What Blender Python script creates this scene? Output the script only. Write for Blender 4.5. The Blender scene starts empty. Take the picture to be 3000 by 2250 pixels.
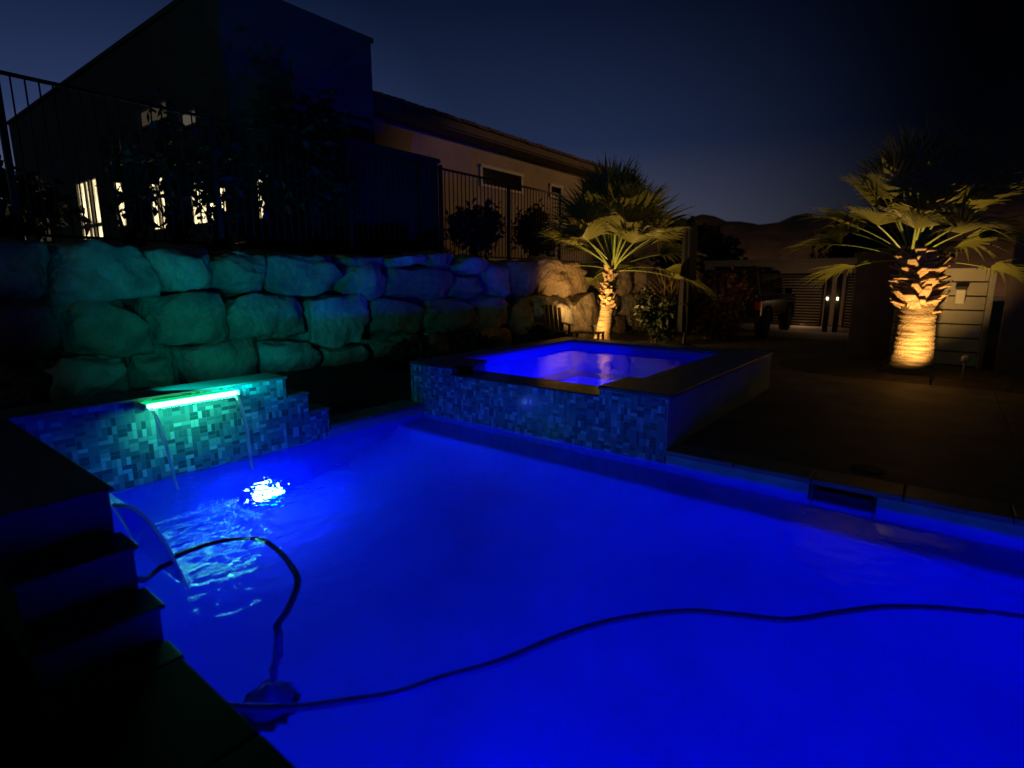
import bpy, math, random
from mathutils import Vector, Matrix, noise
R = math.radians
sc = bpy.context.scene
COL = sc.collection
rnd = random.Random(7)
W = -0.12            # pool water level
H = 1.6              # camera height

# ------------------------------------------------------------------ mesh helper
class MB:
    def __init__(s): s.v = []; s.f = []; s.m = []
    def face(s, pts, m=0):
        n = len(s.v); s.v += [tuple(p) for p in pts]; s.f.append(tuple(range(n, n+len(pts)))); s.m.append(m)
    def box(s, x0, x1, y0, y1, z0, z1, m=0):
        n = len(s.v)
        s.v += [(x0,y0,z0),(x1,y0,z0),(x1,y1,z0),(x0,y1,z0),(x0,y0,z1),(x1,y0,z1),(x1,y1,z1),(x0,y1,z1)]
        for q in ((3,2,1,0),(4,5,6,7),(0,1,5,4),(1,2,6,5),(2,3,7,6),(3,0,4,7)):
            s.f.append(tuple(n+i for i in q)); s.m.append(m)
    def obox(s, c, size, mat3, m=0):
        n = len(s.v); hx, hy, hz = [d/2 for d in size]
        for x, y, z in ((-1,-1,-1),(1,-1,-1),(1,1,-1),(-1,1,-1),(-1,-1,1),(1,-1,1),(1,1,1),(-1,1,1)):
            s.v.append(tuple(Vector(c) + mat3 @ Vector((x*hx, y*hy, z*hz))))
        for q in ((3,2,1,0),(4,5,6,7),(0,1,5,4),(1,2,6,5),(2,3,7,6),(3,0,4,7)):
            s.f.append(tuple(n+i for i in q)); s.m.append(m)
    def tube(s, pts, rad, seg=10, m=0, cap=True, flat=1.0):
        pts = [Vector(p) for p in pts]; n0 = len(s.v); k = len(pts)
        rr = rad if isinstance(rad, (list, tuple)) else [rad]*k
        prev = None
        for i, p in enumerate(pts):
            t = (pts[min(i+1,k-1)] - pts[max(i-1,0)]).normalized()
            if prev is None:
                a = t.orthogonal().normalized() if abs(t.z) > .95 else t.cross(Vector((0,0,1))).normalized()
            else:
                a = (prev - t*prev.dot(t)).normalized()
            prev = a; b = t.cross(a)
            for j in range(seg):
                an = 2*math.pi*j/seg
                s.v.append(tuple(p + (a*math.cos(an) + b*math.sin(an)*flat)*rr[i]))
        for i in range(k-1):
            for j in range(seg):
                j2 = (j+1) % seg
                s.f.append((n0+i*seg+j, n0+i*seg+j2, n0+(i+1)*seg+j2, n0+(i+1)*seg+j)); s.m.append(m)
        if cap:
            s.f.append(tuple(n0+j for j in reversed(range(seg)))); s.m.append(m)
            s.f.append(tuple(n0+(k-1)*seg+j for j in range(seg))); s.m.append(m)
    def lathe(s, c, prof, seg=20, m=0, fn=None, axis='z'):
        n0 = len(s.v); k = len(prof)
        for r, z in prof:
            for j in range(seg):
                an = 2*math.pi*j/seg
                q = r * (fn(an, z) if fn else 1)
                p = (q*math.cos(an), q*math.sin(an), z)
                if axis == 'y': p = (p[0], z, p[1])
                if axis == 'x': p = (z, p[0], p[1])
                s.v.append((c[0]+p[0], c[1]+p[1], c[2]+p[2]))
        for i in range(k-1):
            for j in range(seg):
                j2 = (j+1) % seg
                s.f.append((n0+i*seg+j, n0+i*seg+j2, n0+(i+1)*seg+j2, n0+(i+1)*seg+j)); s.m.append(m)
        s.f.append(tuple(n0+j for j in reversed(range(seg)))); s.m.append(m)
        s.f.append(tuple(n0+(k-1)*seg+j for j in range(seg))); s.m.append(m)
    def prism(s, poly, y0, y1, m=0):        # poly in (x,z), extruded along y
        n = len(s.v); k = len(poly)
        s.v += [(x, y0, z) for x, z in poly] + [(x, y1, z) for x, z in poly]
        s.f.append(tuple(n+i for i in range(k))); s.m.append(m)
        s.f.append(tuple(n+k+i for i in reversed(range(k)))); s.m.append(m)
        for i in range(k):
            j = (i+1) % k
            s.f.append((n+j, n+i, n+k+i, n+k+j)); s.m.append(m)
    def build(s, name, mats, parent=None, smooth=False, bevel=0, seg=2):
        me = bpy.data.meshes.new(name); me.from_pydata(s.v, [], s.f)
        if not isinstance(mats, (list, tuple)): mats = [mats]
        for mm in mats: me.materials.append(mm)
        if len(mats) > 1: me.polygons.foreach_set('material_index', s.m)
        if smooth: me.polygons.foreach_set('use_smooth', [True]*len(me.polygons))
        me.update()
        o = bpy.data.objects.new(name, me); COL.objects.link(o)
        if parent is not None:
            o.parent = parent
            if parent.get('_w'): o.matrix_parent_inverse = Matrix.Translation(parent.location).inverted()
        if bevel:
            b = o.modifiers.new('bevel', 'BEVEL'); b.width = bevel; b.segments = seg; b.limit_method = 'ANGLE'
        return o

def thing(name, label, cat, loc=(0,0,0), group=None, world=True):
    o = bpy.data.objects.new(name, None); COL.objects.link(o); o.location = loc; o.empty_display_size = .1
    o['label'] = label; o['category'] = cat
    if group: o['group'] = group
    if world: o['_w'] = 1        # children are modelled in world coordinates
    return o
def tag(o, label, cat, group=None, kind=None):
    o['label'] = label; o['category'] = cat
    if group: o['group'] = group
    if kind: o['kind'] = kind
    return o
def struct(o, label=None, cat=None):
    o['kind'] = 'structure'
    if label: o['label'] = label; o['category'] = cat
    return o
def dup(root, loc, label):
    r = root.copy(); COL.objects.link(r); r.location = loc; r['label'] = label
    for ch in list(root.children):
        c = ch.copy(); COL.objects.link(c); c.parent = r
        for g in list(ch.children):
            d = g.copy(); COL.objects.link(d); d.parent = c
    return r

# ------------------------------------------------------------------ materials
def new_mat(name):
    m = bpy.data.materials.new(name); m.use_nodes = True
    nt = m.node_tree
    return m, nt, nt.nodes, nt.links, nt.nodes['Principled BSDF']
def surf(name, c1, c2=None, rough=.7, scale=3, bump=.0, bscale=20, metal=0, spec=.5, detail=5, stain=None):
    m, nt, N, L, B = new_mat(name)
    B.inputs['Roughness'].default_value = rough; B.inputs['Metallic'].default_value = metal
    B.inputs['Specular IOR Level'].default_value = spec
    tc = N.new('ShaderNodeTexCoord')
    c2 = c2 or tuple(x*.75 for x in c1)
    nz = N.new('ShaderNodeTexNoise'); nz.inputs['Scale'].default_value = scale; nz.inputs['Detail'].default_value = detail
    if stain:
        mp = N.new('ShaderNodeMapping'); mp.inputs['Scale'].default_value = stain; L.new(tc.outputs['Object'], mp.inputs[0]); L.new(mp.outputs[0], nz.inputs['Vector'])
    else: L.new(tc.outputs['Object'], nz.inputs['Vector'])
    rp = N.new('ShaderNodeValToRGB'); rp.color_ramp.elements[0].position = .33; rp.color_ramp.elements[1].position = .67
    rp.color_ramp.elements[0].color = (*c2, 1); rp.color_ramp.elements[1].color = (*c1, 1)
    L.new(nz.outputs['Fac'], rp.inputs['Fac']); L.new(rp.outputs['Color'], B.inputs['Base Color'])
    if bump:
        n2 = N.new('ShaderNodeTexNoise'); n2.inputs['Scale'].default_value = bscale; n2.inputs['Detail'].default_value = 6
        L.new(tc.outputs['Object'], n2.inputs['Vector'])
        bp = N.new('ShaderNodeBump'); bp.inputs['Strength'].default_value = bump; bp.inputs['Distance'].default_value = .09 if 'boulder' in name else .03
        L.new(n2.outputs['Fac'], bp.inputs['Height']); L.new(bp.outputs['Normal'], B.inputs['Normal'])
    return m
def emit(name, col, strength):
    m, nt, N, L, B = new_mat(name)
    B.inputs['Base Color'].default_value = (.3,.3,.3,1)
    B.inputs['Emission Color'].default_value = (*col, 1); B.inputs['Emission Strength'].default_value = strength
    return m
def mth(N, L, op, a, b=None):
    n = N.new('ShaderNodeMath'); n.operation = op
    for i, q in enumerate((a, b)):
        if q is None: continue
        if isinstance(q, (int, float)): n.inputs[i].default_value = q
        else: L.new(q, n.inputs[i])
    return n.outputs[0]

def tile_mat(name, axis, cell=.07):
    """glass mosaic: square modules of two sticks each, laid randomly upright or flat"""
    m, nt, N, L, B = new_mat(name)
    tc = N.new('ShaderNodeTexCoord'); sp = N.new('ShaderNodeSeparateXYZ'); L.new(tc.outputs['Object'], sp.inputs[0])
    u = mth(N, L, 'DIVIDE', sp.outputs[axis], cell); v = mth(N, L, 'DIVIDE', sp.outputs['Z'], cell)
    cu, cv = mth(N, L, 'FLOOR', u), mth(N, L, 'FLOOR', v)
    fu, fv = mth(N, L, 'FRACT', u), mth(N, L, 'FRACT', v)
    cb = N.new('ShaderNodeCombineXYZ'); L.new(cu, cb.inputs[0]); L.new(cv, cb.inputs[1])
    wn = N.new('ShaderNodeTexWhiteNoise'); L.new(cb.outputs[0], wn.inputs['Vector'])
    ori = mth(N, L, 'GREATER_THAN', wn.outputs['Value'], .5)
    inv = mth(N, L, 'SUBTRACT', 1, ori)
    a = mth(N, L, 'ADD', mth(N, L, 'MULTIPLY', fu, ori), mth(N, L, 'MULTIPLY', fv, inv))
    sub = mth(N, L, 'FLOOR', mth(N, L, 'MULTIPLY', a, 2)); fa = mth(N, L, 'FRACT', mth(N, L, 'MULTIPLY', a, 2))
    b = mth(N, L, 'ADD', mth(N, L, 'MULTIPLY', fv, ori), mth(N, L, 'MULTIPLY', fu, inv))
    c2 = N.new('ShaderNodeCombineXYZ'); L.new(cu, c2.inputs[0]); L.new(cv, c2.inputs[1]); L.new(mth(N, L, 'ADD', sub, 7.3), c2.inputs[2])
    w2 = N.new('ShaderNodeTexWhiteNoise'); L.new(c2.outputs[0], w2.inputs['Vector'])
    rp = N.new('ShaderNodeValToRGB'); rp.color_ramp.interpolation = 'CONSTANT'
    els = [(0,(.03,.14,.15)),(.2,(.06,.25,.26)),(.42,(.09,.31,.32)),(.6,(.12,.38,.38)),(.74,(.20,.58,.55)),(.88,(.30,.74,.70))]
    while len(rp.color_ramp.elements) < len(els): rp.color_ramp.elements.new(.5)
    for e, (p, c) in zip(rp.color_ramp.elements, els): e.position = p; e.color = (*c, 1)
    L.new(w2.outputs['Value'], rp.inputs['Fac'])
    ga = mth(N, L, 'GREATER_THAN', mth(N, L, 'ABSOLUTE', mth(N, L, 'SUBTRACT', fa, .5)), .46)
    gb = mth(N, L, 'GREATER_THAN', mth(N, L, 'ABSOLUTE', mth(N, L, 'SUBTRACT', b, .5)), .475)
    g = mth(N, L, 'MAXIMUM', ga, gb)
    mx = N.new('ShaderNodeMix'); mx.data_type = 'RGBA'; L.new(g, mx.inputs[0]); L.new(rp.outputs['Color'], mx.inputs[6]); mx.inputs[7].default_value = (.10,.30,.30,1)
    L.new(mx.outputs[2], B.inputs['Base Color'])
    ro = mth(N, L, 'ADD', mth(N, L, 'MULTIPLY', w2.outputs['Value'], .18), mth(N, L, 'ADD', mth(N, L, 'MULTIPLY', g, .4), .12))
    L.new(ro, B.inputs['Roughness'])
    bp = N.new('ShaderNodeBump'); bp.inputs['Strength'].default_value = .35; bp.inputs['Distance'].default_value = .004
    L.new(mth(N, L, 'ADD', mth(N, L, 'SUBTRACT', 1, g), mth(N, L, 'MULTIPLY', w2.outputs['Value'], .5)), bp.inputs['Height']); L.new(bp.outputs['Normal'], B.inputs['Normal'])
    return m

def leaf_mat(name, c1, c2, rough=.5, trans=.25):
    m, nt, N, L, B = new_mat(name)
    tc = N.new('ShaderNodeTexCoord')
    nz = N.new('ShaderNodeTexNoise'); nz.inputs['Scale'].default_value = 4; nz.inputs['Detail'].default_value = 4
    L.new(tc.outputs['Object'], nz.inputs['Vector'])
    mx = N.new('ShaderNodeMix'); mx.data_type = 'RGBA'; L.new(nz.outputs['Fac'], mx.inputs[0]); mx.inputs[6].default_value = (*c1,1); mx.inputs[7].default_value = (*c2,1)
    L.new(mx.outputs[2], B.inputs['Base Color']); B.inputs['Roughness'].default_value = rough
    tr = N.new('ShaderNodeBsdfTranslucent'); L.new(mx.outputs[2], tr.inputs['Color'])
    ms = N.new('ShaderNodeMixShader'); ms.inputs[0].default_value = trans
    L.new(B.outputs[0], ms.inputs[1]); L.new(tr.outputs[0], ms.inputs[2]); L.new(ms.outputs[0], N['Material Output'].inputs['Surface'])
    return m

def water_mat(name, splash=None, s0=.05, s1=.35):
    m, nt, N, L, B = new_mat(name)
    B.inputs['Base Color'].default_value = (1,1,1,1); B.inputs['Roughness'].default_value = 0
    B.inputs['IOR'].default_value = 1.33; B.inputs['Transmission Weight'].default_value = 1
    tc = N.new('ShaderNodeTexCoord')
    n1 = N.new('ShaderNodeTexNoise'); n1.inputs['Scale'].default_value = 3.2; n1.inputs['Detail'].default_value = 2; n1.inputs['Distortion'].default_value = .8
    n2 = N.new('ShaderNodeTexNoise'); n2.inputs['Scale'].default_value = 13; n2.inputs['Detail'].default_value = 3; n2.inputs['Distortion'].default_value = .6
    L.new(tc.outputs['Object'], n1.inputs['Vector']); L.new(tc.outputs['Object'], n2.inputs['Vector'])
    if splash:
        d = N.new('ShaderNodeVectorMath'); d.operation = 'DISTANCE'; L.new(tc.outputs['Object'], d.inputs[0]); d.inputs[1].default_value = splash
        mr = N.new('ShaderNodeMapRange'); mr.interpolation_type = 'SMOOTHSTEP'; mr.inputs['From Min'].default_value = .4; mr.inputs['From Max'].default_value = 3.2
        mr.inputs['To Min'].default_value = s1; mr.inputs['To Max'].default_value = s0; L.new(d.outputs['Value'], mr.inputs['Value'])
        amp = mr.outputs[0]
    h = mth(N, L, 'ADD', mth(N, L, 'MULTIPLY', n1.outputs['Fac'], 1.0), mth(N, L, 'MULTIPLY', n2.outputs['Fac'], .35))
    bp = N.new('ShaderNodeBump'); bp.inputs['Distance'].default_value = .06
    if splash: L.new(amp, bp.inputs['Strength'])
    else: bp.inputs['Strength'].default_value = s0
    L.new(h, bp.inputs['Height']); L.new(bp.outputs['Normal'], B.inputs['Normal'])
    return m

M = {}
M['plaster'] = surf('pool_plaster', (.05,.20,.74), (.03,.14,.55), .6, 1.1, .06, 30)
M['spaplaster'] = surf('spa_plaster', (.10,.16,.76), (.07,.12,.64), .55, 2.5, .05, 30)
M['tileX'] = tile_mat('mosaic_tile_front', 'X'); M['tileY'] = tile_mat('mosaic_tile_side', 'Y')
M['coping'] = surf('coping_stone', (.26,.24,.21), (.17,.16,.145), .55, 5, .12, 40)
M['darkcoping'] = surf('dark_slate', (.09,.085,.08), (.05,.05,.048), .38, 6, .12, 45)
M['dimmedslate'] = surf('dimmed_slate', (.011,.011,.012), (.006,.006,.007), .75, 6, .12, 45)  # near-side darkness put into the colour of coping and paving; lid shares it
M['deck'] = surf('deck_concrete', (.16,.15,.135), (.07,.067,.062), .7, 1.7, .3, 40)
M['gravel'] = surf('gravel', (.20,.17,.135), (.10,.088,.072), .95, 18, .5, 55)
M['soil'] = surf('dark_soil', (.075,.06,.045), (.035,.03,.024), .95, 6, .5, 25)
M['stucco'] = surf('tan_stucco', (.46,.37,.27), (.38,.30,.22), .9, 1.2, .2, 70)
M['stucco2'] = surf('grey_stucco', (.40,.37,.30), (.32,.30,.25), .9, 1.5, .2, 70)
M['spaside'] = surf('olive_stucco', (.42,.62,.44), (.34,.50,.36), .85, 2, .2, 60)
M['bandtile'] = surf('waterline_stone', (.18,.58,.50), (.12,.42,.38), .4, 5, .1, 40)
M['towerstucco'] = surf('dimmed_stucco', (.13,.135,.125), (.09,.095,.09), .9, 1.5, .2, 70)  # house stucco darkened; the tower's weak light is put into the colour
M['sideface'] = surf('dimmed_wall_face', (.05,.10,.10), (.03,.065,.07), .6, 4, .15, 50)  # near wall faces made dark; their faint light is put into the colour
M['rooftile'] = surf('clay_roof_tile', (.20,.10,.065), (.11,.06,.045), .85, 5, .3, 30)
M['fascia'] = surf('brown_fascia', (.10,.07,.05), (.07,.05,.035), .7, 3)
M['iron'] = surf('black_iron', (.02,.018,.016), (.013,.012,.011), .5, 20, metal=.3)
M['boulder'] = surf('sandstone_boulder', (.44,.35,.25), (.19,.155,.12), .92, 2.6, .75, 9, detail=8)
M['boulder2'] = surf('pale_boulder', (.54,.49,.44), (.27,.24,.21), .92, 3.2, .75, 8, detail=8)
M['boulder3'] = surf('brown_boulder', (.34,.25,.17), (.21,.155,.11), .92, 2.1, .75, 10, detail=8)
M['trunk'] = surf('palm_trunk', (.36,.26,.15), (.10,.07,.04), .9, 3.2, .8, 40, stain=(1.1,1.1,9))
M['boot'] = surf('palm_boot', (.50,.37,.22), (.30,.19,.10), .8, 12, .3, 30)
M['frond'] = leaf_mat('palm_leaf', (.17,.195,.045), (.23,.24,.07), .42, .22)
M['petiole'] = surf('palm_petiole', (.27,.36,.08), (.19,.27,.06), .45, 8)
M['leaf'] = leaf_mat('shrub_leaf', (.03,.055,.02), (.055,.08,.028))
M['leafdark'] = leaf_mat('dark_leaf', (.014,.024,.012), (.03,.042,.02))
M['dry'] = leaf_mat('dry_grass', (.22,.15,.075), (.30,.20,.10), .7, .3)
M['redleaf'] = leaf_mat('reddish_leaf', (.12,.05,.035), (.17,.08,.05))
M['bark'] = surf('bark', (.10,.075,.055), (.05,.04,.03), .9, 14, .6, 25)
M['hose'] = surf('hose_plastic', (.07,.07,.09), (.045,.045,.06), .4, 30)
M['black'] = surf('black_paint', (.012,.012,.014), (.009,.009,.010), .22, 2, spec=.6)
M['rubber'] = surf('rubber', (.02,.02,.02), (.014,.014,.014), .8, 20)
M['glass'] = surf('dark_glass', (.01,.012,.014), (.008,.008,.01), .06, 2, spec=.8)
M['chrome'] = surf('chrome', (.55,.55,.55), (.5,.5,.5), .18, 4, metal=1)
M['redlamp'] = surf('red_lens', (.25,.02,.015), (.2,.015,.01), .15, 4)
M['canvas'] = surf('navy_canvas', (.007,.008,.014), (.004,.005,.009), .85, 8, .25, 40)
M['wood'] = surf('brown_wood', (.14,.075,.04), (.08,.045,.025), .6, 6, .15, 30)
M['grey'] = surf('grey_metal', (.35,.34,.32), (.28,.27,.26), .45, 8, metal=.2)
M['pale'] = surf('pale_plastic', (.6,.58,.52), (.5,.48,.44), .5, 8)
M['hill'] = surf('desert_hill', (.42,.24,.14), (.20,.115,.075), 1, .12, .6, .8, detail=9)
M['frame'] = surf('window_frame', (.10,.09,.08), (.08,.07,.06), .5, 8)
M['trimlit'] = surf('pale_trim', (.72,.62,.48), (.65,.56,.44), .7, 4)
M['concrete'] = surf('driveway_concrete', (.42,.37,.31), (.33,.29,.25), .85, 2, .2, 40)
M['water'] = water_mat('pool_water_surface', (-4.6,2.0,W), .10, .55)
m, nt, N, L, B = new_mat('spa_water_surface')
tr = N.new('ShaderNodeBsdfTransparent'); gl = N.new('ShaderNodeBsdfGlossy'); gl.inputs['Roughness'].default_value = .03
fr = N.new('ShaderNodeFresnel'); fr.inputs['IOR'].default_value = 1.33
nz = N.new('ShaderNodeTexNoise'); nz.inputs['Scale'].default_value = 7; nz.inputs['Detail'].default_value = 2
tc = N.new('ShaderNodeTexCoord'); L.new(tc.outputs['Object'], nz.inputs['Vector'])
bp = N.new('ShaderNodeBump'); bp.inputs['Strength'].default_value = .06; bp.inputs['Distance'].default_value = .05; L.new(nz.outputs['Fac'], bp.inputs['Height'])
L.new(bp.outputs['Normal'], gl.inputs['Normal']); L.new(bp.outputs['Normal'], fr.inputs['Normal'])
ms = N.new('ShaderNodeMixShader'); L.new(fr.outputs[0], ms.inputs[0]); L.new(tr.outputs[0], ms.inputs[1]); L.new(gl.outputs[0], ms.inputs[2]); L.new(ms.outputs[0], N['Material Output'].inputs['Surface'])
M['spawater'] = m
M['wetstone'] = surf('wet_slate', (.10,.09,.08), (.06,.055,.05), .14, 6, .05, 30)
M['darkstucco'] = surf('dark_stucco', (.05,.045,.04), (.035,.03,.027), .9, 1.5, .2, 70)
M['lit'] = emit('lit_window_glow', (1,.80,.42), 1.9)
nt = M['lit'].node_tree; N, L = nt.nodes, nt.links
tc = N.new('ShaderNodeTexCoord'); mp = N.new('ShaderNodeMapping'); mp.inputs['Scale'].default_value = (7,7,1.3); L.new(tc.outputs['Object'], mp.inputs[0])
nz = N.new('ShaderNodeTexNoise'); nz.inputs['Scale'].default_value = 1.6; nz.inputs['Detail'].default_value = 3; L.new(mp.outputs[0], nz.inputs['Vector'])
mr = N.new('ShaderNodeMapRange'); mr.inputs['From Min'].default_value = .35; mr.inputs['From Max'].default_value = .62; mr.inputs['To Min'].default_value = .35; mr.inputs['To Max'].default_value = 2.2
L.new(nz.outputs['Fac'], mr.inputs['Value']); L.new(mr.outputs[0], N['Principled BSDF'].inputs['Emission Strength'])
M['dimlit'] = emit('dim_window_glow', (1,.75,.45), .035)
M['dimlit2'] = emit('dim_room_glow', (1,.82,.6), .075)
M['green'] = emit('green_led', (.10,1,.50), 34)
M['greenlip'] = emit('green_acrylic', (.0,1,.30), .8)
M['lens'] = emit('pool_lamp_lens', (.13,.36,1), 42)
M['globe'] = emit('gate_lamp_globe', (1,.82,.5), 6)

# ------------------------------------------------------------------ ground sheets
def sheet(name, xs, ys, z, mat, holes=(), zfn=None):
    mb = MB()
    for i in range(len(xs)-1):
        for j in range(len(ys)-1):
            cx, cy = (xs[i]+xs[i+1])/2, (ys[j]+ys[j+1])/2
            if any(a < cx < b and c < cy < d for a, b, c, d in holes): continue
            q = [(xs[i],ys[j]),(xs[i+1],ys[j]),(xs[i+1],ys[j+1]),(xs[i],ys[j+1])]
            mb.face([(x, y, zfn(x,y) if zfn else z) for x, y in q])
    return mb.build(name, mat)
PX0, PX1, PY0, PY1 = -5.25, 5.2, .8, 4.88
SX0, SX1, SY0, SY1 = -5.49, -1.93, 4.88, 8.78
POOLH = (PX0-.05, PX1+.05, PY0-.05, PY1+.05); SPAH = (SX0, SX1, SY0, SY1)
o = sheet('ground', [-600,-8.2,SX0,PX0-.05,SX1,PX1+.05,14,600], [-600,PY0-.05,PY1+.05,SY1,60,900], -.06, M['gravel'], (POOLH, (SX0,SX1,PY1,SY1)))
struct(o, 'gravel yard around the paved pool deck', 'ground')
mb = MB()
# deck slabs with narrow saw-cut joints, all at z = 0
def slabs(x0, x1, y0, y1, nx, ny, g=.008):
    for i in range(nx):
        for j in range(ny):
            a, b = x0+(x1-x0)*i/nx, x0+(x1-x0)*(i+1)/nx; c, d = y0+(y1-y0)*j/ny, y0+(y1-y0)*(j+1)/ny
            mb.box(a+g/2, b-g/2, c+g/2, d-g/2, -.055, 0)
slabs(SX1, 14, PY1+.32, 10.55, 6, 3);  slabs(PX1+.3, 14, PY0-.38, PY1+.32, 3, 2)
slabs(-6.4, SX1, SY1, 10.55, 2, 1)
nb = MB()
mb, keep = nb, mb
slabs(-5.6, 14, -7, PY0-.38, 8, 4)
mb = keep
struct(nb.build('near_deck', M['dimmedslate']), 'paving coloured as unlit on the near side of the pool', 'deck')
struct(mb.build('pool_deck', M['deck']), 'dark concrete pool deck in large slabs', 'deck')
# coping: far edge right of the spa, right end, near edge, back edge between weir steps and spa
mb = MB()
def cop(x0, x1, y0, y1, n, ax):
    for i in range(n):
        if ax == 'x': mb.box(x0+(x1-x0)*i/n+.003, x0+(x1-x0)*(i+1)/n-.003, y0, y1, -.045, .004)
        else: mb.box(x0, x1, y0+(y1-y0)*i/n+.003, y0+(y1-y0)*(i+1)/n-.003, -.045, .004)
cop(SX1+.004, PX1+.3, PY1-.015, PY1+.31, 12, 'x')
cop(PX1-.01, PX1+.29, PY0+.004, PY1-.02, 7, 'y'); cop(-5.6, PX0+.015, 3.47, SY0-.004, 3, 'y')
struct(mb.build('pool_coping', M['coping'], bevel=.012), 'stone coping along the pool edge', 'coping')
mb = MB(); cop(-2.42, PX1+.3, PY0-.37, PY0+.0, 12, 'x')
struct(mb.build('near_coping', M['dimmedslate'], bevel=.012), 'stone coping coloured as unlit along the near pool edge', 'coping')

# pool basin
FZ = -1.5
mb = MB()
mb.box(PX0-.05, PX1+.05, PY0-.05, PY1+.05, FZ-.1, FZ)                      # floor
mb.box(PX0-.3, PX0, PY0-.3, PY1, FZ, -.175); mb.box(PX1, PX1+.3, PY0-.3, PY1, FZ, -.175)
mb.box(PX0, PX1, PY0-.3, PY0, FZ, -.175)
mb.box(PX0-.3, -.68, PY1, PY1+.3, FZ, -.175); mb.box(-.25, PX1+.3, PY1, PY1+.3, FZ, -.175); mb.box(-.68, -.25, PY1, PY1+.3, FZ, -.303)
mb.box(2.9, PX1-.001, PY0+.001, 4.40, FZ, -.95)                             # entry shelf at the right end
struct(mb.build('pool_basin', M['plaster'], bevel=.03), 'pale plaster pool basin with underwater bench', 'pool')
mb = MB()
prof = [(PY1-.001,-.40),(4.50,-.40),(4.45,-.405),(4.42,-.43),(4.40,-.50),(4.36,-.62),(4.26,-.80),(4.08,-.99),(3.82,-1.16),(3.5,-1.29),(3.1,-1.39),(2.6,-1.455),(2.0,-1.49),(1.2,-1.4985)]
nx = 60
mb.v = [(PX0+.001+(PX1-PX0-.002)*i/nx, y+.012*noise.noise(Vector((i*.7,y*3,1))), z) for i in range(nx+1) for y, z in prof]
K = len(prof); mb.f = [(i*K+k, i*K+k+1, (i+1)*K+k+1, (i+1)*K+k) for i in range(nx) for k in range(K-1)]; mb.m = [0]*len(mb.f)
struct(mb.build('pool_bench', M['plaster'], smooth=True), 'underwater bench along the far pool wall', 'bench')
# waterline tile band (the skimmer opening interrupts it)
mb = MB()
mb.box(SX1, -.68, PY1+.006, PY1+.29, -.179, -.046); mb.box(-.25, PX1, PY1+.006, PY1+.29, -.179, -.046)
mb.box(-2.42, PX1, PY0-.3, PY0-.004, -.179, -.046); mb.box(PX1+.005, PX1+.29, PY0, PY1, -.179, -.046)
mb.box(PX0-.3, PX0-.004, 3.45, SY0, -.179, -.046)
o = struct(mb.build('waterline_tile', M['bandtile']), 'band of mosaic tile at the waterline', 'tile band')

# skimmer
t = thing('pool_skimmer', 'dark skimmer mouth in the far pool edge right of the spa', 'skimmer', (-.465,4.9,-.2))
mb = MB()
mb.box(-.679,-.251,PY1+.22,PY1+.28,-.302,-.047); mb.box(-.70,-.681,PY1-.004,PY1+.03,-.30,-.05); mb.box(-.249,-.23,PY1-.004,PY1+.03,-.30,-.05)
mb.build('throat', M['rubber'], t)
mb = MB(); mb.box(-.67,-.26,PY1+.06,PY1+.075,-.29,-.10); mb.build('weir_flap', M['rubber'], t)
mb = MB(); mb.lathe((-.35,5.42,.0), [(.13,.001),(.13,.008),(.11,.011),(.0001,.011)], 28)
tag(mb.build('skimmer_lid', M['dimmedslate'], smooth=False), 'round dark lid set in the dark deck behind the skimmer', 'lid')

# pool water: real ripples, strongest under the waterfall
def wave(x, y):
    d = math.hypot(x+4.7, y-2.0)
    a = .012*math.exp(-d/1.5) + .0065
    p = Vector((x*1.5, y*1.5, 3.1))
    h = noise.noise(p)*1.0 + .5*noise.noise(p*2.3)
    ring = math.sin(d*15+noise.noise(p)*2)*math.exp(-d/1.1)*.5
    g = math.hypot(x+4.0, y-1.75)
    chop = noise.noise(Vector((x*9, y*9, 7)))*.7+noise.noise(Vector((x*17, y*17, 9)))*.35
    return a*(h+ring) + .010*math.exp(-(g/1.15)**2)*chop
def grid(name, x0, x1, y0, y1, z, st, mat, fn):
    nx, ny = max(2,int((x1-x0)/st)), max(2,int((y1-y0)/st))
    vs = [(x0+(x1-x0)*i/nx, y0+(y1-y0)*j/ny) for j in range(ny+1) for i in range(nx+1)]
    mb = MB(); mb.v = [(x, y, z+fn(x,y)) for x, y in vs]
    mb.f = [(j*(nx+1)+i, j*(nx+1)+i+1, (j+1)*(nx+1)+i+1, (j+1)*(nx+1)+i) for j in range(ny) for i in range(nx)]
    mb.m = [0]*len(mb.f)
    return mb.build(name, mat, smooth=True)
struct(grid('pool_water', PX0-.003, PX1+.004, PY0-.003, PY1+.005, W, .026, M['water'], wave), 'rippled blue lit pool water', 'water')

# ------------------------------------------------------------------ raised walls round the left end of the pool
t = thing('waterfall_wall', 'mosaic tiled wall with stepped end carrying the glowing green spout', 'wall', (-5.42,2.1,0))
mb = MB()
mb.box(-5.60, PX0, .45, 2.97, -.174, .60); mb.box(-5.60, PX0, 2.972, 3.21, -.174, .395); mb.box(-5.60, PX0, 3.212, 3.45, -.174, .185)
mb.build('tiled_face', M['tileY'], t)
mb = MB()
mb.box(-5.63, PX0+.02, .45, 2.99, .601, .622); mb.box(-5.63, PX0+.02, 2.992, 3.225, .396, .416); mb.box(-5.63, PX0+.02, 3.227, 3.47, .186, .206)
mb.build('cap', M['coping'], t, bevel=.006)
t = thing('side_wall', 'raised wall coloured as dimly lit stepping down beside the near left pool edge', 'wall', (-3.9,.6,0))
mb = MB()
mb.box(PX0+.002, -3.10, .38, PY0, -.174, .585); mb.box(-3.098, -2.86, .38, PY0, -.174, .36); mb.box(-2.858, -2.62, .38, PY0, -.174, .15); mb.box(-2.618, -2.43, .38, PY0, -.174, -.046)
mb.build('tiled_face', M['sideface'], t)
mb = MB()
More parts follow.
